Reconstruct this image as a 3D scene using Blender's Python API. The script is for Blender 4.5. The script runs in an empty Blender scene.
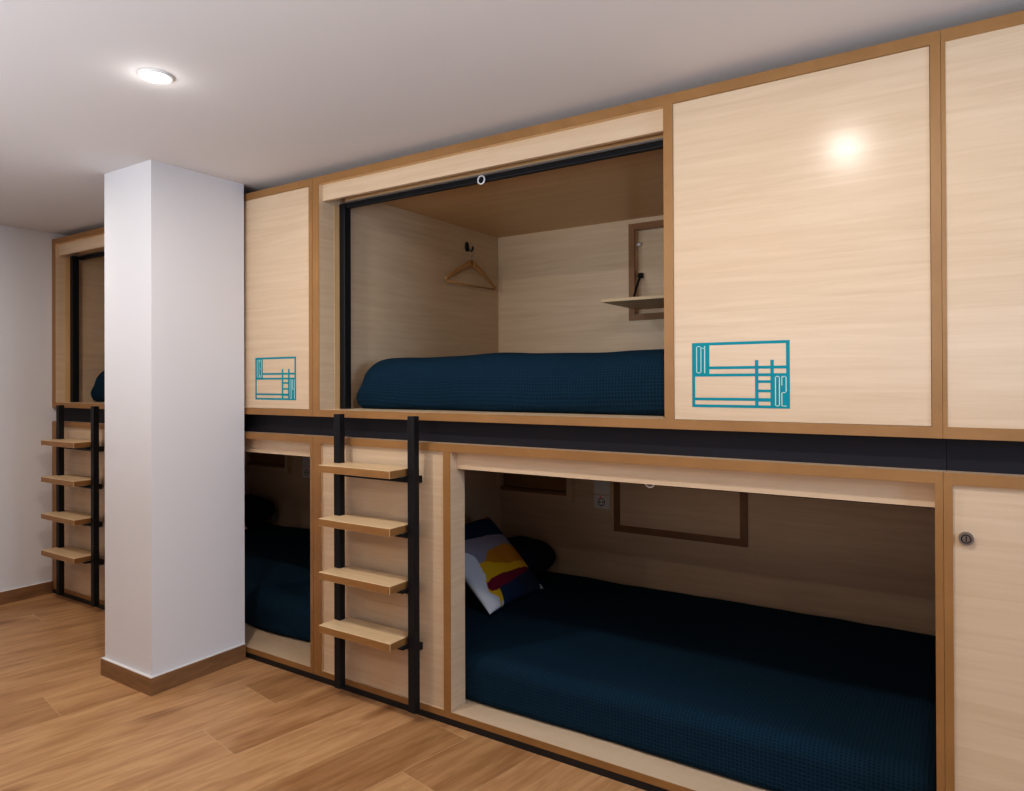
import bpy, bmesh, math, random
from mathutils import Vector, Matrix, noise

C = bpy.context.scene.collection
random.seed(7)

# ------------------------------------------------------------------ materials
def new_mat(name):
    m = bpy.data.materials.new(name)
    m.use_nodes = True
    nt = m.node_tree
    return m, nt, nt.nodes['Principled BSDF']

def lin(r, g, b):
    f = lambda c: (c / 12.92 if c <= 0.04045 else ((c + 0.055) / 1.055) ** 2.4)
    return (f(r / 255), f(g / 255), f(b / 255), 1.0)

def N(nt, t, **kw):
    n = nt.nodes.new(t)
    for k, v in kw.items():
        setattr(n, k, v)
    return n

def math_node(nt, op, a, b=None, c=None):
    n = N(nt, 'ShaderNodeMath', operation=op)
    for i, v in enumerate((a, b, c)):
        if v is None:
            continue
        if isinstance(v, (int, float)):
            n.inputs[i].default_value = v
        else:
            nt.links.new(v, n.inputs[i])
    return n.outputs[0]

def mix_col(nt, fac, a, b, mode='MIX'):
    n = N(nt, 'ShaderNodeMix', data_type='RGBA', blend_type=mode)
    for sock, v in ((n.inputs[0], fac), (n.inputs[6], a), (n.inputs[7], b)):
        if isinstance(v, (int, float, tuple)):
            sock.default_value = v
        else:
            nt.links.new(v, sock)
    return n.outputs[2]

def plain(name, col, rough=0.5, metal=0.0, spec=0.5, emit=None):
    m, nt, b = new_mat(name)
    b.inputs['Base Color'].default_value = col
    b.inputs['Roughness'].default_value = rough
    b.inputs['Metallic'].default_value = metal
    b.inputs['Specular IOR Level'].default_value = spec
    if emit:
        b.inputs['Emission Color'].default_value = col
        b.inputs['Emission Strength'].default_value = emit
    return m

def grain_mat(name, ca, cb, scale, rough, bump=0.02, detail=6.0, spec=0.5):
    """streaky timber: scale is the noise frequency along x, y, z of the object"""
    m, nt, b = new_mat(name)
    tc = N(nt, 'ShaderNodeTexCoord')
    oi = N(nt, 'ShaderNodeObjectInfo')
    off = N(nt, 'ShaderNodeVectorMath', operation='SCALE')
    off.inputs[0].default_value = (7.3, 3.1, 5.7)
    nt.links.new(oi.outputs['Random'], off.inputs['Scale'])
    add = N(nt, 'ShaderNodeVectorMath', operation='ADD')
    nt.links.new(tc.outputs['Object'], add.inputs[0])
    nt.links.new(off.outputs[0], add.inputs[1])
    mp = N(nt, 'ShaderNodeMapping')
    mp.inputs['Scale'].default_value = scale
    nt.links.new(add.outputs[0], mp.inputs['Vector'])
    n1 = N(nt, 'ShaderNodeTexNoise')
    n1.inputs['Scale'].default_value = 1.0
    n1.inputs['Detail'].default_value = detail
    n1.inputs['Roughness'].default_value = 0.62
    n1.inputs['Distortion'].default_value = 0.5
    nt.links.new(mp.outputs[0], n1.inputs['Vector'])
    ramp = N(nt, 'ShaderNodeValToRGB')
    ramp.color_ramp.elements[0].position = 0.30
    ramp.color_ramp.elements[0].color = ca
    ramp.color_ramp.elements[1].position = 0.68
    ramp.color_ramp.elements[1].color = cb
    nt.links.new(n1.outputs['Fac'], ramp.inputs[0])
    nt.links.new(ramp.outputs[0], b.inputs['Base Color'])
    b.inputs['Roughness'].default_value = rough
    b.inputs['Specular IOR Level'].default_value = spec
    if bump:
        bp = N(nt, 'ShaderNodeBump')
        bp.inputs['Strength'].default_value = bump
        bp.inputs['Distance'].default_value = 0.002
        nt.links.new(n1.outputs['Fac'], bp.inputs['Height'])
        nt.links.new(bp.outputs[0], b.inputs['Normal'])
    return m

MAPLE = grain_mat('pale maple laminate', lin(205, 177, 147), lin(217, 191, 162), (2.2, 3.5, 46), 0.22, 0.0, 6.0, 0.25)
MAPLE_FLAT = grain_mat('maple laminate inside', lin(206, 178, 146), lin(218, 193, 162), (2.4, 2.4, 44), 0.42, 0.0)
MAPLE_SHADED = grain_mat('shaded maple laminate', lin(204, 166, 118), lin(216, 180, 134), (1.3, 22, 3), 0.40, 0.0)  # same maple laminate, browned so the colour carries the shade
EDGE = grain_mat('amber edge banding', lin(142, 102, 58), lin(155, 113, 67), (6, 6, 6), 0.45, 0.0)
EDGE_SHADED = grain_mat('shaded edge banding', lin(128, 88, 52), lin(146, 104, 64), (6, 6, 6), 0.5, 0.0)  # same amber trim, darkened in colour to stand in for shade
TREAD = grain_mat('beech tread', lin(208, 176, 136), lin(222, 193, 154), (2.2, 40, 30), 0.42, 0.02)
STEEL = plain('black powder coated steel', lin(23, 23, 26), 0.5, 0.0, 0.3)
BEAM = grain_mat('charcoal painted beam', lin(28, 27, 34), lin(33, 32, 39), (1.5, 3, 5), 0.6, 0.0, 6.0, 0.25)
PLINTH = plain('black plinth', lin(24, 24, 26), 0.5)
ALU = plain('brushed aluminium', lin(178, 176, 174), 0.35, 0.9)
CHROME = plain('grey nickel', lin(150, 142, 136), 0.3, 0.9)
WHITE_PLASTIC = plain('white plastic', lin(226, 224, 222), 0.35)
DARK_HOLE = plain('dark recess', lin(14, 13, 13), 0.8)
TEAL = plain('teal vinyl', lin(8, 132, 148), 0.55, 0, 0.2)
INK = plain('pale digit outline', lin(176, 210, 204), 0.5)
RED = plain('red indicator', lin(190, 30, 30), 0.4, emit=0.3)
HANGER = grain_mat('varnished hanger wood', lin(170, 124, 70), lin(192, 146, 90), (20, 4, 20), 0.4, 0.0)
PILLOW = plain('black navy pillow cloth', lin(22, 28, 40), 0.9, 0, 0.15)
LAMP = plain('downlight lens', (1.0, 0.96, 0.9, 1.0), 0.4, emit=40.0)
RINGW = plain('white downlight trim', lin(228, 226, 222), 0.4)

def plaster(name, col, rough=0.85):
    m, nt, b = new_mat(name)
    tc = N(nt, 'ShaderNodeTexCoord')
    n1 = N(nt, 'ShaderNodeTexNoise')
    n1.inputs['Scale'].default_value = 90
    n1.inputs['Detail'].default_value = 4
    nt.links.new(tc.outputs['Object'], n1.inputs['Vector'])
    bp = N(nt, 'ShaderNodeBump')
    bp.inputs['Strength'].default_value = 0.06
    bp.inputs['Distance'].default_value = 0.002
    nt.links.new(n1.outputs['Fac'], bp.inputs['Height'])
    nt.links.new(bp.outputs[0], b.inputs['Normal'])
    n2 = N(nt, 'ShaderNodeTexNoise')
    n2.inputs['Scale'].default_value = 1.1
    nt.links.new(tc.outputs['Object'], n2.inputs['Vector'])
    c2 = tuple(c * 0.95 for c in col[:3]) + (1,)
    nt.links.new(mix_col(nt, n2.outputs['Fac'], col, c2), b.inputs['Base Color'])
    b.inputs['Roughness'].default_value = rough
    b.inputs['Specular IOR Level'].default_value = 0.25
    return m

WALL = plaster('white wall paint', lin(226, 224, 226))
CEIL = plaster('matt ceiling paint', lin(222, 219, 220))

def floor_mat():
    m, nt, b = new_mat('oak plank floor')
    W, L, S0, T0, STEP = 0.257, 1.2, -1.254, 0.594, 0.29
    tc = N(nt, 'ShaderNodeTexCoord')
    sep = N(nt, 'ShaderNodeSeparateXYZ')
    nt.links.new(tc.outputs['Object'], sep.inputs[0])
    x, y = sep.outputs[0], sep.outputs[1]
    c8, s8 = math.cos(math.radians(80)), math.sin(math.radians(80))
    s = math_node(nt, 'SUBTRACT', math_node(nt, 'MULTIPLY', x, s8), math_node(nt, 'MULTIPLY', y, c8))
    t = math_node(nt, 'ADD', math_node(nt, 'MULTIPLY', x, c8), math_node(nt, 'MULTIPLY', y, s8))
    sr = math_node(nt, 'DIVIDE', math_node(nt, 'SUBTRACT', s, S0), W)
    k = math_node(nt, 'FLOOR', sr)
    fs = math_node(nt, 'SUBTRACT', sr, k)
    ut = math_node(nt, 'ADD', math_node(nt, 'SUBTRACT', t, T0), math_node(nt, 'MULTIPLY', math_node(nt, 'ADD', k, 1.0), STEP))
    u = math_node(nt, 'DIVIDE', ut, L)
    j = math_node(nt, 'FLOOR', u)
    fu = math_node(nt, 'SUBTRACT', u, j)
    idv = N(nt, 'ShaderNodeCombineXYZ')
    nt.links.new(k, idv.inputs[0]); nt.links.new(j, idv.inputs[1])
    wn = N(nt, 'ShaderNodeTexWhiteNoise', noise_dimensions='3D')
    nt.links.new(idv.outputs[0], wn.inputs['Vector'])
    rnd = wn.outputs['Value']
    # a few planks are clearly darker than their neighbours
    tonev = math_node(nt, 'MULTIPLY_ADD', rnd, 0.22, 0.78)
    for kk, jj, d in ((-2, -2, .80), (-5, -2, .75), (-7, -4, .62), (-1, -1, .42), (-13, -5, .55), (-9, -3, .4), (-3, -4, .5), (1, -2, .6)):
        hit = math_node(nt, 'MULTIPLY', math_node(nt, 'COMPARE', k, float(kk), 0.1), math_node(nt, 'COMPARE', j, float(jj), 0.1))
        tonev = math_node(nt, 'SUBTRACT', tonev, math_node(nt, 'MULTIPLY', hit, d))
    # joints
    es = math_node(nt, 'MULTIPLY', math_node(nt, 'MINIMUM', fs, math_node(nt, 'SUBTRACT', 1.0, fs)), W)
    eu = math_node(nt, 'MULTIPLY', math_node(nt, 'MINIMUM', fu, math_node(nt, 'SUBTRACT', 1.0, fu)), L)
    e = math_node(nt, 'MINIMUM', es, eu)
    joint = math_node(nt, 'SUBTRACT', 1.0, math_node(nt, 'SMOOTH_MIN', 1.0, math_node(nt, 'DIVIDE', e, 0.0022), 0.1))
    joint = math_node(nt, 'MAXIMUM', joint, 0.0)
    # grain, drawn out along the plank and shifted for each plank
    gv = N(nt, 'ShaderNodeCombineXYZ')
    nt.links.new(math_node(nt, 'MULTIPLY', s, 34.0), gv.inputs[0])
    nt.links.new(math_node(nt, 'MULTIPLY', t, 3.2), gv.inputs[1])
    nt.links.new(math_node(nt, 'MULTIPLY', rnd, 60.0), gv.inputs[2])
    g = N(nt, 'ShaderNodeTexNoise')
    g.inputs['Scale'].default_value = 1.0
    g.inputs['Detail'].default_value = 7.0
    g.inputs['Roughness'].default_value = 0.65
    g.inputs['Distortion'].default_value = 0.8
    nt.links.new(gv.outputs[0], g.inputs['Vector'])
    gv2 = N(nt, 'ShaderNodeCombineXYZ')
    nt.links.new(math_node(nt, 'MULTIPLY', s, 5.0), gv2.inputs[0])
    nt.links.new(math_node(nt, 'MULTIPLY', t, 1.1), gv2.inputs[1])
    nt.links.new(math_node(nt, 'MULTIPLY', rnd, 31.0), gv2.inputs[2])
    g2 = N(nt, 'ShaderNodeTexNoise')
    g2.inputs['Scale'].default_value = 1.2
    g2.inputs['Detail'].default_value = 2.0
    nt.links.new(gv2.outputs[0], g2.inputs['Vector'])
    ramp = N(nt, 'ShaderNodeValToRGB')
    ramp.color_ramp.elements[0].position = 0.25
    ramp.color_ramp.elements[0].color = lin(158, 115, 76)
    ramp.color_ramp.elements[1].position = 0.62
    ramp.color_ramp.elements[1].color = lin(198, 155, 112)
    nt.links.new(g.outputs['Fac'], ramp.inputs[0])
    tone = N(nt, 'ShaderNodeValToRGB')
    tone.color_ramp.elements[0].position = 0.0
    tone.color_ramp.elements[0].color = (0.70, 0.65, 0.58, 1)
    tone.color_ramp.elements[1].position = 0.95
    tone.color_ramp.elements[1].color = (1.0, 0.99, 0.98, 1)
    nt.links.new(tonev, tone.inputs[0])
    col = mix_col(nt, 1.0, ramp.outputs[0], tone.outputs[0], 'MULTIPLY')
    dark = N(nt, 'ShaderNodeValToRGB')
    dark.color_ramp.elements[0].position = 0.26
    dark.color_ramp.elements[0].color = (0.66, 0.58, 0.50, 1)
    dark.color_ramp.elements[1].position = 0.46
    dark.color_ramp.elements[1].color = (1, 1, 1, 1)
    nt.links.new(g2.outputs['Fac'], dark.inputs[0])
    col = mix_col(nt, 1.0, col, dark.outputs[0], 'MULTIPLY')
    # knots
    kv = N(nt, 'ShaderNodeCombineXYZ')
    nt.links.new(math_node(nt, 'MULTIPLY', s, 2.6), kv.inputs[0])
    nt.links.new(math_node(nt, 'MULTIPLY', t, 0.9), kv.inputs[1])
    vor = N(nt, 'ShaderNodeTexVoronoi')
    vor.inputs['Scale'].default_value = 1.7
    nt.links.new(kv.outputs[0], vor.inputs['Vector'])
    kn = N(nt, 'ShaderNodeValToRGB')
    kn.color_ramp.elements[0].position = 0.05
    kn.color_ramp.elements[0].color = (0.42, 0.33, 0.26, 1)
    kn.color_ramp.elements[1].position = 0.2
    kn.color_ramp.elements[1].color = (1, 1, 1, 1)
    nt.links.new(vor.outputs['Distance'], kn.inputs[0])
    col = mix_col(nt, 0.8, col, kn.outputs[0], 'MULTIPLY')
    col = mix_col(nt, math_node(nt, 'MULTIPLY', joint, 0.65), col, lin(206, 172, 132))
    nt.links.new(col, b.inputs['Base Color'])
    b.inputs['Roughness'].default_value = 0.42
    b.inputs['Specular IOR Level'].default_value = 0.4
    bp = N(nt, 'ShaderNodeBump')
    bp.inputs['Strength'].default_value = 0.12
    bp.inputs['Distance'].default_value = 0.002
    nt.links.new(math_node(nt, 'SUBTRACT', g.outputs['Fac'], math_node(nt, 'MULTIPLY', joint, 1.0)), bp.inputs['Height'])
    nt.links.new(bp.outputs[0], b.inputs['Normal'])
    return m
FLOOR = floor_mat()
SKIRT = grain_mat('oak skirting', lin(118, 87, 58), lin(147, 111, 77), (6, 6, 34), 0.45, 0.02)

def waffle_mat():
    m, nt, b = new_mat('navy waffle weave')
    tc = N(nt, 'ShaderNodeTexCoord')
    sep = N(nt, 'ShaderNodeSeparateXYZ')
    nt.links.new(tc.outputs['Object'], sep.inputs[0])
    K = 2 * math.pi / 0.0122
    a = math_node(nt, 'SINE', math_node(nt, 'MULTIPLY', sep.outputs[0], K))
    q = math_node(nt, 'ADD', sep.outputs[1], sep.outputs[2])
    c = math_node(nt, 'SINE', math_node(nt, 'MULTIPLY', q, K))
    h = math_node(nt, 'MAXIMUM', a, c)
    hn = math_node(nt, 'MULTIPLY_ADD', h, 0.5, 0.5)
    n2 = N(nt, 'ShaderNodeTexNoise')
    n2.inputs['Scale'].default_value = 3.0
    n2.inputs['Detail'].default_value = 3.0
    nt.links.new(tc.outputs['Object'], n2.inputs['Vector'])
    col = mix_col(nt, hn, lin(14, 30, 42), lin(28, 54, 71))
    col = mix_col(nt, math_node(nt, 'MULTIPLY', n2.outputs['Fac'], 0.5), col, lin(17, 40, 56))
    nt.links.new(col, b.inputs['Base Color'])
    b.inputs['Roughness'].default_value = 0.95
    b.inputs['Specular IOR Level'].default_value = 0.05
    bp = N(nt, 'ShaderNodeBump')
    bp.inputs['Strength'].default_value = 0.4
    bp.inputs['Distance'].default_value = 0.004
    nt.links.new(hn, bp.inputs['Height'])
    nt.links.new(bp.outputs[0], b.inputs['Normal'])
    return m
WAFFLE = waffle_mat()

def vcol_mat(name):
    m, nt, b = new_mat(name)
    at = N(nt, 'ShaderNodeAttribute', attribute_name='print')
    nt.links.new(at.outputs['Color'], b.inputs['Base Color'])
    b.inputs['Roughness'].default_value = 0.9
    b.inputs['Specular IOR Level'].default_value = 0.15
    return m
PRINT = vcol_mat('printed cushion cotton')

# ------------------------------------------------------------------ mesh helpers
def box(bm, x0, x1, y0, y1, z0, z1, mi=0):
    vs = [bm.verts.new(p) for p in ((x0, y0, z0), (x1, y0, z0), (x1, y1, z0), (x0, y1, z0),
                                    (x0, y0, z1), (x1, y0, z1), (x1, y1, z1), (x0, y1, z1))]
    for f in ((3, 2, 1, 0), (4, 5, 6, 7), (0, 1, 5, 4), (1, 2, 6, 5), (2, 3, 7, 6), (3, 0, 4, 7)):
        bm.faces.new([vs[i] for i in f]).material_index = mi

def boxes(*lst):
    bm = bmesh.new()
    for b in lst:
        box(bm, *b)
    return bm

def bevel(bm, w, seg=2):
    bmesh.ops.bevel(bm, geom=bm.edges[:], offset=w, segments=seg, affect='EDGES', profile=0.5)
    return bm

def disc(bm, c, r, depth, axis='Y', seg=32):
    """closed cylinder centred on c with its length along the axis"""
    rot = {'Y': Matrix.Rotation(math.pi / 2, 4, 'X'), 'Z': Matrix.Identity(4), 'X': Matrix.Rotation(math.pi / 2, 4, 'Y')}[axis]
    bmesh.ops.create_cone(bm, cap_ends=True, segments=seg, radius1=r, radius2=r, depth=depth, matrix=Matrix.Translation(c) @ rot)

def torus(bm, c, R, r, axis='Y', n=32, k=10):
    rings = []
    for i in range(n):
        a = 2 * math.pi * i / n
        ring = []
        for j in range(k):
            b2 = 2 * math.pi * j / k
            rr = R + r * math.cos(b2)
            p = (rr * math.cos(a), rr * math.sin(a), r * math.sin(b2))
            if axis == 'Y':
                p = (p[0], p[2], p[1])
            elif axis == 'X':
                p = (p[2], p[0], p[1])
            ring.append(bm.verts.new(Vector(c) + Vector(p)))
        rings.append(ring)
    for i in range(n):
        for j in range(k):
            bm.faces.new((rings[i][j], rings[(i + 1) % n][j], rings[(i + 1) % n][(j + 1) % k], rings[i][(j + 1) % k]))

def tube(bm, pts, r, k=8, flat=1.0):
    """round tube through points; flat squeezes it along x"""
    pts = [Vector(p) for p in pts]
    rings = []
    for i, p in enumerate(pts):
        d = (pts[min(i + 1, len(pts) - 1)] - pts[max(i - 1, 0)]).normalized()
        a = d.cross(Vector((1, 0, 0)))
        if a.length < 1e-3:
            a = d.cross(Vector((0, 0, 1)))
        a.normalize()
        b = d.cross(a).normalized()
        rr = r[i] if isinstance(r, (list, tuple)) else r
        ring = []
        for j in range(k):
            t = 2 * math.pi * j / k
            v = a * math.cos(t) * rr + b * math.sin(t) * rr * flat
            ring.append(bm.verts.new(p + v))
        rings.append(ring)
    for i in range(len(rings) - 1):
        for j in range(k):
            bm.faces.new((rings[i][j], rings[i][(j + 1) % k], rings[i + 1][(j + 1) % k], rings[i + 1][j]))
    bm.faces.new(rings[0][::-1]); bm.faces.new(rings[-1])

def obj(name, bm, mat, parent=None, smooth=False):
    me = bpy.data.meshes.new(name)
    bmesh.ops.recalc_face_normals(bm, faces=bm.faces[:])
    bm.to_mesh(me); bm.free()
    for m in (mat if isinstance(mat, (list, tuple)) else [mat]):
        me.materials.append(m)
    if smooth:
        me.polygons.foreach_set('use_smooth', [True] * len(me.polygons))
    o = bpy.data.objects.new(name, me)
    C.objects.link(o)
    if parent:
        o.parent = parent
    return o

def tag(o, label, cat, group=None):
    o['label'] = label; o['category'] = cat
    if group:
        o['group'] = group
    return o

def thing(name, loc, label, cat, group=None):
    o = bpy.data.objects.new(name, None)
    o.empty_display_size = 0.1
    C.objects.link(o)
    o.location = loc
    return tag(o, label, cat, group)

def struct(name, bm, mat):
    o = obj(name, bm, mat)
    o['kind'] = 'structure'
    return o

def copy_tree(o, parent=None):
    c = o.copy(); C.objects.link(c)
    if parent:
        c.parent = parent
    for ch in list(o.children):
        copy_tree(ch, c)
    return c

# ------------------------------------------------------------------ the room
XL, XR, YB, YF, ZC = -4.779, 2.40, 1.47, -4.2, 2.234
struct('floor', boxes((XL - .1, XR + .1, YF - .1, YB + .1, -0.08, 0.0)), FLOOR)
struct('ceiling', boxes((XL - .1, XR + .1, YF - .1, YB + .1, ZC, ZC + .08)), CEIL)
struct('wall_left', boxes((XL - .1, XL, YF, YB, 0, ZC)), WALL)
struct('wall_right', boxes((XR, XR + .1, YF, YB, 0, ZC)), WALL)
struct('wall_back', boxes((XL, XR, YB, YB + .1, 0, ZC)), WALL)
struct('wall_front', boxes((XL, XR, YF - .1, YF, 0, ZC)), WALL)
PX0, PX1, PY0, PY1 = -3.236, -2.862, -0.462, -0.014
struct('pillar', boxes((PX0, PX1, PY0, PY1, 0, ZC)), WALL)
struct('baseboard_left', boxes((XL, XL + .012, YF, -0.004, 0, 0.074)), SKIRT)
T = 0.0125
bb = struct('baseboard_pillar', boxes((PX0 - T, PX1 + T, PY0 - T, PY0, 0, 0.073), (PX1, PX1 + T, PY0, PY1 - .004, 0, 0.073),
                                      (PX0 - T, PX0, PY0, PY1 - .004, 0, 0.073)), SKIRT)
struct('trim_1', boxes((PX0 - T, PX1 + T, PY0 - T, PY0, 0.073, 0.0765), (PX1, PX1 + T, PY0, PY1 - .004, 0.073, 0.0765),
                       (PX0 - T, PX0, PY0, PY1 - .004, 0.073, 0.0765)), WHITE_PLASTIC)
struct('trim_2', boxes((XL, XL + .012, YF, -0.004, 0.074, 0.0765)), WHITE_PLASTIC)

# ------------------------------------------------------------------ the painted bunk pictogram
def pictogram(parent, x0, x1, z0, z1, digits, y=-0.0006):
    W, H = x1 - x0, z1 - z0
    X = lambda u: x0 + W * (u * 1.054 / (0.978 + u * 0.076))
    Z = lambda v: z1 - H * v
    bm = bmesh.new()
    n_ = [0]
    def r(u0, u1, v0, v1, d=0.0):
        n_[0] += 1; box(bm, X(u0), X(u1), y - n_[0] * 0.00003, y + 0.0008, Z(v1) - .0005, Z(v0) + .0005)
    r(0, .031, .036, 1)                       # left post
    r(0, 1, 0, .039)                          # top line
    r(.031, .177, .036, .515)                 # upper number plate
    r(.962, 1, .036, .485)                    # right post
    r(.177, .962, .372, .410)                 # mattress line, upper
    r(.031, .837, .485, .522)                 # upper bunk base
    r(.837, 1, .485, 1)                       # lower number plate
    r(.031, .805, .855, .892)                 # mattress line, lower
    r(.031, .837, .962, 1)                    # lower bunk base
    for u0, u1 in ((.644, .678), (.801, .836)):
        r(u0, u1, .285, 1, 0.0002)
    for v in (.588, .727, .868):
        r(.678, .801, v, v + .034)
    lg = obj('painted_pictogram', bm, TEAL, parent)
    lg['label'] = 'teal bunk bed pictogram with numbers'
    # slim outlined digits
    yy = y - 0.0012
    def seg(pts, w):
        for (ua, va), (ub, vb) in zip(pts, pts[1:]):
            xa, xb = sorted((X(ua), X(ub))); za, zb = sorted((Z(va), Z(vb)))
            box(bm[0], xa - w, xb + w, yy, y + .0002, za - w, zb + w)
    w = 0.0013
    bm = [None]
    def digit(ch, u0, u1, v0, v1):
        bm[0] = bmesh.new()
        m = (v0 + v1) / 2
        c = 0.012
        if ch == '0':
            seg([(u0 + c, v0), (u1 - c, v0)], w); seg([(u0 + c, v1), (u1 - c, v1)], w)
            seg([(u0, v0 + c), (u0, v1 - c)], w); seg([(u1, v0 + c), (u1, v1 - c)], w)
        elif ch == '1':
            seg([((u0 + u1) / 2, v0), ((u0 + u1) / 2, v1)], w * 1.2)
            seg([(u0, v0 + .03), ((u0 + u1) / 2, v0 + .03)], w)
        elif ch == '2':
            seg([(u0, m - .09), (u0, v0 + c), (u0 + c, v0), (u1 - c, v0)], w)
            seg([(u1, v0 + c), (u1, m)], w); seg([(u1 - c, m + .02), (u0 + c, m + .02)], w)
            seg([(u0, m + .03), (u0, v1), (u1, v1)], w)
        elif ch == '3':
            seg([(u0, v0 + .05), (u0, v0), (u1 - c, v0)], w); seg([(u1, v0 + c), (u1, m - c)], w)
            seg([(u0 + c, m), (u1 - c, m)], w); seg([(u1, m + c), (u1, v1 - c)], w)
            seg([(u1 - c, v1), (u0, v1), (u0, v1 - .05)], w)
        elif ch == '4':
            seg([(u0, v0), (u0, m), (u1, m)], w); seg([(u1, v0), (u1, v1)], w)
        obj('digit', bm[0], INK, lg)
    digit(digits[0], .048, .092, .055, .465)
    digit(digits[1], .110, .150, .055, .465)
    digit(digits[2], .853, .893, .53, .965)
    digit(digits[3], .918, .962, .53, .965)

# ------------------------------------------------------------------ upper pods (local x from the module's left seam)
ML = 2.349          # seam to seam
def roller_blind(p, x0, x1, zb, y, ringx, dz=.006):
    bl = obj('blind_cassette', bevel(boxes((x0, x1, y, y + .05, zb + .030, zb + .086)), .003), MAPLE_SHADED, p)
    obj('blind_lip', boxes((x0, x1, y - .004, y + .001, zb + .022, zb + .029)), ALU, bl)
    obj('blind_bar', bevel(boxes((x0 + .002, x1 - .002, y, y + .022, zb, zb + .022)), .004), STEEL, bl)
    bm = bmesh.new(); torus(bm, (ringx, y - .006, zb + dz), .0155, .0032, 'Y')
    obj('pull_ring', bm, WHITE_PLASTIC, bl, True)
    return bl

def flap(p, x0, x1, z0, z1, Y, proud=0.012, tw=0.033, mat=None):
    fr = obj('flap_frame', boxes((x0, x1, Y - proud, Y + .001, z0, z0 + tw), (x0, x1, Y - proud, Y + .001, z1 - tw, z1),
                                 (x0, x0 + tw, Y - proud, Y + .001, z0 + tw, z1 - tw), (x1 - tw, x1, Y - proud, Y + .001, z0 + tw, z1 - tw)), mat or EDGE_SHADED, p)
    return fr

def upper_pod(ox, label, closed=False, digits='0102', width=ML, logo=1.6945, gy=.119):
    z0, z1 = 1.150, 2.194
    p = thing('sleeping_pod', (ox, 0, z0), label, 'sleeping pod')
    h = z1 - z0
    L, R = .039, width - .024
    e = .0025
    zf, zt = .030, h - .032
    d0, d1 = 1.607, 1.637                      # divider beside the sliding door panel
    fr = [(0, width - .0008, 0, e, 0, zf), (0, width - .0008, 0, e, zt, h), (0, L, 0, e, zf, zt), (R, width - .0008, 0, e, zf, zt)]
    if not closed:
        fr.append((d0, d1, 0, e, zf, zt))
    else:
        fr[2] = (0, .010, 0, e, zf, zt)
    obj('front_edging', boxes(*fr), EDGE, p)
    D = 1.42
    w2 = width - .001
    obj('side_panel', boxes((0, L if not closed else .010, e, D, zf, zt)), MAPLE_FLAT, p)
    obj('side_panel', boxes((R, w2, e, D, zf, zt)), MAPLE_FLAT, p)
    obj('base_panel', boxes((0, w2, e, D, 0, zf)), MAPLE_FLAT, p)
    obj('top_panel', boxes((0, w2, e, D, zt, h)), MAPLE_SHADED, p)
    if closed:
        obj('back_panel', boxes((.010, R, 1.39, D, zf, zt)), MAPLE_FLAT, p)
        obj('front_panel', boxes((.010, R, .004, .022, zf, zt)), MAPLE, p)
        return p
    # back board with the opening of the folding table
    n0, n1, m0, m1 = .918, 1.560, 1.655 - z0, 2.105 - z0
    obj('back_panel', boxes((L, n0, 1.39, D, zf, zt), (n1, R, 1.39, D, zf, zt), (n0, n1, 1.39, D, zf, m0), (n0, n1, 1.39, D, m1, zt)), MAPLE_FLAT, p)
    obj('niche_box', boxes((n0, n1, 1.434, 1.444, m0, m1), (n0 - .008, n0, 1.42, 1.444, m0, m1), (n1, n1 + .008, 1.42, 1.444, m0, m1)), MAPLE_FLAT, p)
    fr = flap(p, n0 - .031, n1 + .031, m0 - .033, m1 + .030, 1.39)
    fp = obj('folding_table', bevel(boxes((n0 + .006, n1 - .006, .965, 1.376, 1.678 - z0, 1.694 - z0)), .002), TREAD, fr)
    bm = bmesh.new()
    tube(bm, [(n0 + .022, 1.415, 1.862 - z0), (n0 + .022, 1.36, 1.80 - z0), (n0 + .022, 1.30, 1.697 - z0)], .006)
    disc(bm, (n0 + .022, 1.415, 1.862 - z0), .014, .02, 'X')
    obj('folding_stay', bm, STEEL, fr, True)
    bm = bmesh.new(); disc(bm, (n0 + .012, 1.42, 2.03 - z0), .010, .02, 'X', 16)
    obj('catch', bm, WHITE_PLASTIC, fr)
    # door side
    obj('divider', boxes((d0, d1, e, .125, zf, zt)), MAPLE_FLAT, p)
    fp = obj('sliding_panel', boxes((d1 + .0015, R - .0015, .004, .022, zf + .001, zt - .0015)), MAPLE, p)
    pictogram(fp, logo, logo + .284, 1.220 - z0, 1.4145 - z0, digits, 0.0034)
    # head of the opening
    obj('valance', boxes((L, d0, .023, .041, 2.092 - z0, zt)), MAPLE, p)
    obj('side_reveal', boxes((L, L + .0015, gy - .03, gy, zf, 2.09 - z0)), MAPLE_SHADED, p)
    roller_blind(p, L + .034, d0, 2.0755 - z0, .122, 2.405 - 1.580)
    obj('guide_rail', bevel(boxes((L, L + .034, gy, gy + .039, zf, 2.0985 - z0)), .003), STEEL, p)
    # coat hook on the side panel
    bm = bmesh.new()
    disc(bm, (L + .003, 1.074, 2.058 - z0), .016, .006, 'X', 20)
    bmesh.ops.scale(bm, vec=(1, 1, 1.7), space=Matrix.Translation((0, 0, -(2.058 - z0))), verts=bm.verts[:])
    tube(bm, [(L + .004, 1.074, 2.05 - z0), (L + .022, 1.074, 2.035 - z0), (L + .034, 1.074, 2.028 - z0), (L + .042, 1.074, 2.040 - z0), (L + .044, 1.074, 2.056 - z0)], .005)
    obj('coat_hook', bm, STEEL, p, True)
    return p

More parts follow.
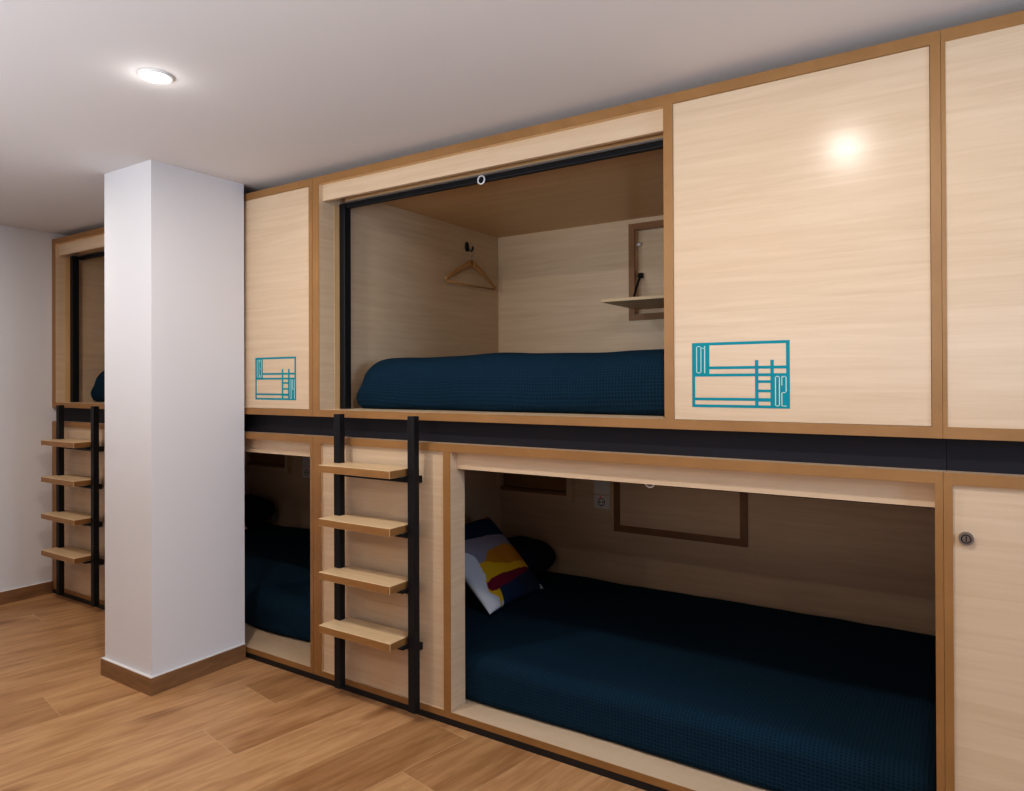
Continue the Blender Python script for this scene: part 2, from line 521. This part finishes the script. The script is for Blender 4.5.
# ------------------------------------------------------------------ lower pods
def socket(p, x0, x1, z0, z1, y, led):
    s = obj('wall_socket', bevel(boxes((x0, x1, y - .009, y + .001, z0, z1)), .003), WHITE_PLASTIC, p)
    bm = bmesh.new()
    cx, cz = (x0 + x1) / 2, (z0 + z1) / 2
    if led:
        torus(bm, (cx, y - .0095, cz), .020, .0018, 'Y')
        disc(bm, (cx - .009, y - .0095, cz), .0045, .003, 'Y', 12)
        disc(bm, (cx + .009, y - .0095, cz), .0045, .003, 'Y', 12)
        disc(bm, (cx, y - .0095, cz - .018), .004, .003, 'Y', 12)
        obj('socket_holes', bm, DARK_HOLE, s)
        bm = bmesh.new(); disc(bm, (cx - .006, y - .0097, cz + .027), .004, .003, 'Y', 12)
        obj('indicator_light', bm, RED, s)
    else:
        box(bm, x0 + .016, x1 - .016, y - .012, y - .0085, z0 + .014, z1 - .014)
        obj('rocker_switch', bm, WHITE_PLASTIC, s)

def lower_pod(ox, label, closed=False, width=ML, lock=False):
    p = thing('sleeping_pod', (ox, 0, 0), label, 'sleeping pod')
    zp, zf, zt, h = .026, .050, 1.034, 1.064
    e = .0025
    w1 = width - .0008
    L, R = .049, width - .019
    if closed:
        L = .020
    q0, q1 = .724, .757                         # post right of the ladder panel
    fr = [(0, w1, 0, e, zp, zf), (0, w1, 0, e, zt, h), (0, L, 0, e, zf, zt), (R, w1, 0, e, zf, zt)]
    if not closed:
        fr.append((q0, q1, 0, e, zf, zt))
    obj('front_edging', boxes(*fr), EDGE, p)
    obj('plinth', boxes((0, w1, .002, 1.40, 0, zp)), PLINTH, p)
    D = 1.42
    obj('side_panel', boxes((0, L, e, D, zf, zt)), MAPLE_FLAT, p)
    obj('side_panel', boxes((R, w1, e, D, zf, zt)), MAPLE_FLAT, p)
    obj('base_panel', boxes((0, w1, e, D, zp, zf)), MAPLE, p)
    obj('top_panel', boxes((0, w1, e, D, zt, h)), MAPLE, p)
    obj('back_panel', boxes((L, R, 1.39, D, zf, zt)), MAPLE_FLAT, p)
    if closed:
        fp = obj('front_panel', boxes((L, R, .010, .028, zf, zt)), MAPLE, p)
        bm = bmesh.new()
        disc(bm, (.048, .006, .900), .0165, .012, 'Y', 28)
        lk = obj('lock', bm, CHROME, fp)
        bm = bmesh.new()
        torus(bm, (.048, .000, .900), .0100, .0014, 'Y')
        box(bm, .0468, .0492, -.0012, .0005, .893, .907)
        obj('keyway', bm, DARK_HOLE, lk)
        return p
    obj('ladder_panel', boxes((L, q0, .012, .030, zf, zt)), MAPLE, p)
    obj('jamb', boxes((q0, q1, e, .092, zf, zt)), MAPLE, p)
    obj('valance', boxes((q1, R, .042, .060, .966, zt)), MAPLE, p)
    roller_blind(p, q1, R, .9555, .090, 2.405 - .882, .0105)
    # closed folding table, corner niche, sockets on the back board
    Y = 1.39
    fr = flap(p, .793, 1.500, .490, 1.000, Y, .010, .036)
    obj('flap_panel', boxes((.829, 1.464, Y - .006, Y + .001, .526, .964)), MAPLE_FLAT, fr)
    fr = flap(p, L, .552, .630, 1.000, Y, .045, .030, MAPLE_FLAT)
    obj('niche_shadow_strip', boxes((L + .03, .522, Y - .044, Y - .011, .660, .680)), EDGE_SHADED, fr)  # shadow along the niche bottom, put in as a dark strip
    obj('flap_panel', boxes((L + .03, .522, Y - .012, Y + .001, .660, .970)), EDGE, fr)
    socket(p, .672, .767, .603, .676, Y, True)
    socket(p, .672, .767, .681, .754, Y, False)
    return p

SEAM_L, SEAM_M, SEAM_R = -4.775, -2.405, -0.056
upper_pod(SEAM_L, 'upper maple sleeping pod mostly hidden behind the white pillar, its small pictogram panel showing', digits='0304', width=2.369, logo=1.972, gy=.086)
upper_pod(SEAM_M, 'open upper maple sleeping pod with clothes hanger inside and teal 01 02 pictogram', digits='0102')
upper_pod(SEAM_R, 'closed upper maple pod with a blank front, beside the 01 02 panel', closed=True, width=2.36)
lower_pod(SEAM_L, 'lower maple sleeping pod with dark opening, mostly hidden behind the white pillar', width=2.369)
lower_pod(SEAM_M, 'lower maple sleeping pod with a wide opening showing the patterned cushion')
lower_pod(SEAM_R, 'closed lower maple pod front with a small round metal lock', closed=True, width=2.36)

# dark band between the two levels
for x0, x1, lb in ((SEAM_L, SEAM_M - .0005, 'charcoal support beam passing behind the white pillar'),
                   (SEAM_M, -0.0505, 'charcoal support beam above the wide open lower pod'),
                   (-0.0495, 2.30, 'charcoal support beam above the pod front with the round lock')):
    o = obj('support_beam', boxes((x0, x1, .050, .170, 1.064, 1.150)), BEAM)
    tag(o, lb, 'beam', 'beams between the two levels of pods')

# ------------------------------------------------------------------ ladders
def make_ladder():
    t = thing('bunk_ladder', (0, 0, 0), '', 'ladder', 'ladders to the upper pods')
    for x in (.200, .6025):
        obj('rail', bevel(boxes((x, x + .034, -.066, -.036, .038, 1.168)), .002), STEEL, t)
    for i, z in enumerate((.966, .750, .534, .320)):
        tb = boxes((.1990, .5870, -.148, -.012, z - .030, z))
        for fc in tb.faces:
            fc.material_index = 0 if abs(fc.normal.z) > .5 or fc.calc_center_median().z > z - .001 else 1
        obj('tread', bevel(tb, .0015, 1), [TREAD, EDGE], t)
        xr = .6235 if i in (0, 3) else .604
        obj('crossbar', bevel(boxes((.225, xr, -.036, -.002, z - .058, z - .0302)), .0015), STEEL, t)
        obj('bracket', boxes((.560, .603, -.095, -.036, z - .038, z - .0302)), STEEL, t)
    return t
ld = make_ladder()
ld.location = (SEAM_M, 0, 0)
ld['label'] = 'black steel ladder with four wood treads in front of the open 01 02 pods'
l2 = copy_tree(ld)
l2.location = (SEAM_L, 0, 0)
l2['label'] = 'black steel ladder with four wood treads between white wall and pillar'

# ------------------------------------------------------------------ soft things
def soft_box(nx, ny, nz, size, r, wob=0.0, seed=0, sag=None, rb=0.03):
    """rounded block of the given size standing on z=0, corner at the origin, gently uneven"""
    sx, sy, sz = size
    bm = bmesh.new()
    pts = {}
    def vert(i, j, k):
        if (i, j, k) in pts:
            return pts[(i, j, k)]
        p = Vector((sx * i / nx, sy * j / ny, sz * k / nz))
        e = min(1.0, max(0.0, (p.z / sz - .2) / .4))
        rr = min(rb + (r - rb) * e * e * (3 - 2 * e), sz / 2.01)
        c = Vector((min(max(p.x, rr), sx - rr), min(max(p.y, rr), sy - rr), min(max(p.z, rr), sz - rr)))
        d = p - c
        if d.length > 1e-9:
            m = max(abs(d.x), abs(d.y), abs(d.z))
            q = c + d.normalized() * m
        else:
            q = p
        if wob:
            n1 = noise.noise(Vector((q.x * 2.3 + seed, q.y * 3.1, q.z * 2 + 4.2)))
            n2 = noise.noise(Vector((q.x * 7 + seed, q.y * 6.1, q.z * 7)))
            up = q.z / sz
            q = q + Vector((0, -n1 * wob * (1.2 if j == 0 or q.y < sy * .15 else 0.2) - 0.3 * n2 * wob * (q.y < sy * .15), (n1 + .35 * n2) * wob * up))
        if sag:
            q = sag(q)
        pts[(i, j, k)] = bm.verts.new(q)
        return pts[(i, j, k)]
    for i in range(nx):
        for j in range(ny):
            for k in (0, nz):
                bm.faces.new([vert(i, j, k), vert(i + 1, j, k), vert(i + 1, j + 1, k), vert(i, j + 1, k)])
    for i in range(nx):
        for k in range(nz):
            for j in (0, ny):
                bm.faces.new([vert(i, j, k), vert(i + 1, j, k), vert(i + 1, j, k + 1), vert(i, j, k + 1)])
    for j in range(ny):
        for k in range(nz):
            for i in (0, nx):
                bm.faces.new([vert(i, j, k), vert(i, j + 1, k), vert(i, j + 1, k + 1), vert(i, j, k + 1)])
    return bm

def mattress(loc, size, label, r, wob, seed, sag=None):
    o = obj('mattress', soft_box(110, 64, 18, size, r, wob, seed, sag), WAFFLE, None, True)
    o.location = loc
    tag(o, label, 'mattress', 'mattresses under navy bedspreads')
    return o

def sag_upper(q):
    # soft rounded head end, tucked in underneath
    t = max(0.0, 1 - q.x / .17)
    q = q.copy()
    q.z *= 1 - 0.16 * t * t
    b = max(0.0, 1 - q.z / .07)
    q.x += .015 * b * t
    q.y += .015 * b
    return q
mattress((-2.326, .160, 1.1802), (2.24, 1.20, .228), 'navy waffle covered mattress in the open upper pod below the hanger', .113, .010, 1.3, sag_upper)
mattress((-4.690, .165, 1.1802), (2.23, 1.20, .228), 'navy covered mattress in the upper pod, just showing left of the white pillar', .113, .010, 5.3, sag_upper)
def sag_low(q):
    q = q.copy()
    if q.z < .06:
        q.y += 0.0
    return q
mattress((-2.350, .106, .0502), (2.270, 1.270, .180), 'wide navy waffle covered mattress under the patterned cushion in the lower pod', .055, .010, 9.1, sag_low)
def sag_left(q):
    q = q.copy()
    f = max(0.0, 1 - q.y / .35)
    q.y += f * (.03 * math.sin(q.x * 6.0) + .03 * math.sin(q.x * 2.2 + 1))
    return q
mattress((-4.715, .215, .0502), (2.26, 1.165, .200), 'navy covered mattress in the dark lower pod right behind the white pillar', .085, .022, 13.7, sag_left)

def pillow_bm(lx, ly, h, seed=0.0, n=34, rnd=0.0):
    bm = bmesh.new()
    top, bot = [], []
    for i in range(n + 1):
        a, b = [], []
        for j in range(n + 1):
            u, v = 2 * i / n - 1, 2 * j / n - 1
            f = (max(0, 1 - abs(u) ** 2.6) * max(0, 1 - abs(v) ** 2.6)) ** 0.55
            inx = 1 - .05 * (1 - abs(v) ** 2) * abs(u)
            iny = 1 - .05 * (1 - abs(u) ** 2) * abs(v)
            x, y = u * lx / 2 * inx, v * ly / 2 * iny
            x *= math.sqrt(1 - rnd * v * v / 2); y *= math.sqrt(1 - rnd * u * u / 2)
            wv = noise.noise(Vector((u * 2 + seed, v * 2, seed))) * .10 * h * f
            a.append(bm.verts.new((x, y, h / 2 * f + wv)))
            edge = i in (0, n) or j in (0, n)
            b.append(a[-1] if edge else bm.verts.new((x, y, -h / 2 * f)))
        top.append(a); bot.append(b)
    for i in range(n):
        for j in range(n):
            bm.faces.new((top[i][j], top[i + 1][j], top[i + 1][j + 1], top[i][j + 1]))
            bm.faces.new((bot[i][j], bot[i][j + 1], bot[i + 1][j + 1], bot[i + 1][j]))
    return bm

pw = obj('pillow', pillow_bm(.34, .52, .20, 2.0, 34, .95), PILLOW, None, True)
pw.location = (-2.088, 1.13, .331)
pw.rotation_euler = (0, 0, math.radians(-20))
tag(pw, 'dark navy pillow lying behind the patterned cushion in the lower pod', 'pillow', 'dark pillows in the lower pods')
pw2 = pw.copy(); C.objects.link(pw2)
pw2.location = (-2.095 - 2.37, 1.12, .362)
pw2['label'] = 'dark navy pillow in the unlit lower pod right behind the white pillar'

# printed square cushion
def cushion(loc, rot, label):
    n = 120
    S, Hh = .48, .125
    bm = pillow_bm(S, S, Hh, 4.0, n)
    white, grey = lin(216, 212, 214), lin(150, 142, 154)
    navy, orange, yellow, wine = lin(26, 46, 74), lin(196, 128, 30), lin(226, 176, 30), lin(120, 22, 46)
    dark = lin(34, 44, 62)
    def lerp(x, tab):
        for (xa, ya), (xb, yb) in zip(tab, tab[1:]):
            if x <= xb:
                t = max(0.0, (x - xa) / (xb - xa))
                t = t * t * (3 - 2 * t)
                return ya + (yb - ya) * t
        return tab[-1][1]
    def colour(u, v):
        # u to the right, v upwards, both 0..1 as the face is seen
        if v > lerp(u, ((0, 1.0), (.6, .975), (1, .95))):
            return orange
        if v > lerp(u, ((0, .78), (.5, .725), (1, .675))):
            return navy
        if u < lerp(v, ((0, .22), (.06, .21), (.185, .115), (.26, .13), (.345, .18), (.51, .20), (.7, .10))):
            if v < .12 and .19 < u:
                return yellow
            return white
        vt = lerp(u, ((.27, .47), (.42, .55), (.70, .575), (1, .50)))
        vb = lerp(u, ((.27, .465), (.45, .395), (.64, .355), (1, .325)))
        if u < .27:
            vt = vb = .465
        if v > vt:
            return grey
        if v > vb:
            return orange
        vy = lerp(u, ((.1, .255), (.25, .285), (.6, .275), (1, .255)))
        if v > vy:
            return yellow
        if v > lerp(u, ((.10, .22), (.16, .165), (.37, .17), (.7, .205), (1, .25))):
            return wine
        if u < lerp(v, ((0, .25), (.17, .25))):
            return yellow if v > .05 else white
        if u > .94 and v < .05:
            return white
        return navy if u < .62 - .3 * v else dark
    bm.verts.ensure_lookup_table()
    o = obj('cushion', bm, PRINT, None, True)
    me = o.data
    at = me.attributes.new('print', 'FLOAT_COLOR', 'POINT')
    for i, v in enumerate(me.vertices):
        if v.co.z < -1e-4:
            at.data[i].color = white
        else:
            at.data[i].color = colour(.5 - v.co.y / S, v.co.x / S + .5)
    o.location = loc
    o.rotation_euler = rot
    tag(o, label, 'cushion', 'printed cushions in the lower pods')
    return o
# local x runs up the cushion (towards -X world), local y across (+Y world), local z is the printed side
th = math.radians(44)
ux = Vector((-math.cos(th), 0, math.sin(th))); uy = Vector((0.03, 1, 0)).normalized()
uz = ux.cross(uy).normalized()
if uz.x < 0:
    uz = -uz
def frame(a, b, c):
    return Matrix((a, b, c)).transposed().to_euler()
cu = cushion((-1.992, .745, .414), frame(ux, -uy if ux.cross(uy).x < 0 else uy, uz), 'square cushion printed with navy, yellow and wine shapes against the dark pillow')
c2 = cu.copy(); C.objects.link(c2)
c2.location = (-1.992 - 2.37, .745, .450)
c2['label'] = 'pale cushion corner peeping out right behind the white pillar in the lower pod'

# clothes hanger on the coat hook
t = thing('clothes_hanger', (-2.331, 1.074, 2.030), 'wooden clothes hanger hanging from the hook in the open upper pod', 'hanger')
bm = bmesh.new()
tube(bm, [(0, .000, -.070), (0, .000, -.028), (0, .014, -.014), (0, .017, .002), (0, .006, .015), (0, -.008, .013), (0, -.014, .003)], .0022)
obj('hook', bm, ALU, t, True)
for s in (-1, 1):
    bm = bmesh.new()
    pts, rad = [], []
    for i in range(11):
        f = i / 10
        pts.append((0, s * .233 * f, -.066 - .116 * f ** 1.02 + .004 * math.sin(f * math.pi)))
        rad.append(.019 - .010 * f)
    tube(bm, pts, rad, 10, .45)
    obj('arm', bm, HANGER, t, True)
bm = bmesh.new()
tube(bm, [(0, -.222, -.192), (0, 0, -.194), (0, .222, -.192)], .0055)
obj('trouser_bar', bm, HANGER, t, True)

# ------------------------------------------------------------------ ceiling downlights
def downlight(x, y, label):
    t = thing('downlight', (x, y, ZC), label, 'ceiling light', 'recessed ceiling downlights')
    bm = bmesh.new()
    torus(bm, (0, 0, -.001), .044, .007, 'Z')
    obj('trim_ring', bm, RINGW, t, True)
    bm = bmesh.new(); disc(bm, (0, 0, -.0035), .035, .007, 'Z')
    obj('lens', bm, LAMP, t)
    return t
downlight(-2.066, -.902, 'round lit downlight in the ceiling in front of the white pillar')

def lamp(x, y, watts, size=.075, col=(1.0, 0.93, 0.86)):
    l = bpy.data.lights.new('overhead_lamp', 'AREA')
    l.shape = 'DISK'; l.size = size; l.energy = watts; l.color = col
    o = bpy.data.objects.new('overhead_lamp', l); C.objects.link(o)
    o.location = (x, y, ZC - .015)
    return o
for x in (-3.76, -2.082, -.401, 1.28):
    lamp(x, -.93, 9 if x < -3 else 10.8 if x < 1 else 3.5)  # middle pair are the known downlights, outer pair added out of view
for x in (-3.76, -2.082, -.401, 1.28):
    lamp(x, -2.75, 6 if x < 1 else 3)  # second row is added fill, unseen behind the camera
gl = bpy.data.lights.new('downlight_glow', 'POINT')
gl.energy = 0.32; gl.shadow_soft_size = 0.03; gl.color = (1.0, 0.97, 0.92)
go = bpy.data.objects.new('downlight_glow', gl); C.objects.link(go); go.location = (-2.072, -.905, ZC - .045)

# cool daylight from the far right of the room, and an added unseen fill aimed up at the ceiling from behind the camera
def area(name, loc, target, sx, sy, watts, col):
    l = bpy.data.lights.new(name, 'AREA')
    l.shape = 'RECTANGLE'; l.size = sx; l.size_y = sy; l.energy = watts; l.color = col
    o = bpy.data.objects.new(name, l); C.objects.link(o)
    o.location = loc
    o.rotation_euler = (Vector(target) - Vector(loc)).to_track_quat('-Z', 'Y').to_euler()
    return o
area('window_daylight', (2.35, -1.1, 1.55), (-2.9, -.5, 1.2), 1.0, 1.2, 42, (0.42, 0.68, 1.0))
up = area('ceiling_fill', (-1.3, -2.6, 1.5), (-1.3, -1.25, 2.4), 4.6, .6, 30, (0.84, 0.92, 1.0))
up.data.spread = math.radians(105)

w = bpy.data.worlds.new('room air')
bpy.context.scene.world = w
w.use_nodes = True
w.node_tree.nodes['Background'].inputs[0].default_value = (1.0, 0.90, 0.85, 1)
w.node_tree.nodes['Background'].inputs[1].default_value = 0.03

# ------------------------------------------------------------------ camera
yaw, pitch, roll, F, sy, H = 0.576744532, 0.00405655478, -0.00385662249, 702.448055, -17.0143611, 1.30025537
f = Vector((-math.sin(yaw), math.cos(yaw), 0)); r = Vector((math.cos(yaw), math.sin(yaw), 0)); u = Vector((0, 0, 1))
f, u = f * math.cos(pitch) + u * math.sin(pitch), u * math.cos(pitch) - f * math.sin(pitch)
r, u = r * math.cos(roll) + u * math.sin(roll), u * math.cos(roll) - r * math.sin(roll)
cam = bpy.data.cameras.new('camera')
cam.sensor_width = 36.0
cam.lens = F / 1024 * 36.0
cam.shift_y = sy / 1024
cam.clip_start = 0.02
co = bpy.data.objects.new('camera', cam); C.objects.link(co)
co.matrix_world = Matrix.Translation((0, -2.1, H)) @ Matrix((r, u, -f)).transposed().to_4x4()
sc = bpy.context.scene
sc.camera = co
sc.view_settings.view_transform = 'Standard'
sc.view_settings.look = 'None'
sc.view_settings.exposure = 0.0
sc.view_settings.gamma = 1.0
sc.view_settings.use_curve_mapping = True
cm = sc.view_settings.curve_mapping
cv = cm.curves[3]
for a, b in ((0.02, 0.0135), (0.07, 0.058), (0.16, 0.150), (0.35, 0.352)):
    cv.points.new(a, b)
cm.extend = 'EXTRAPOLATED'
cm.update()
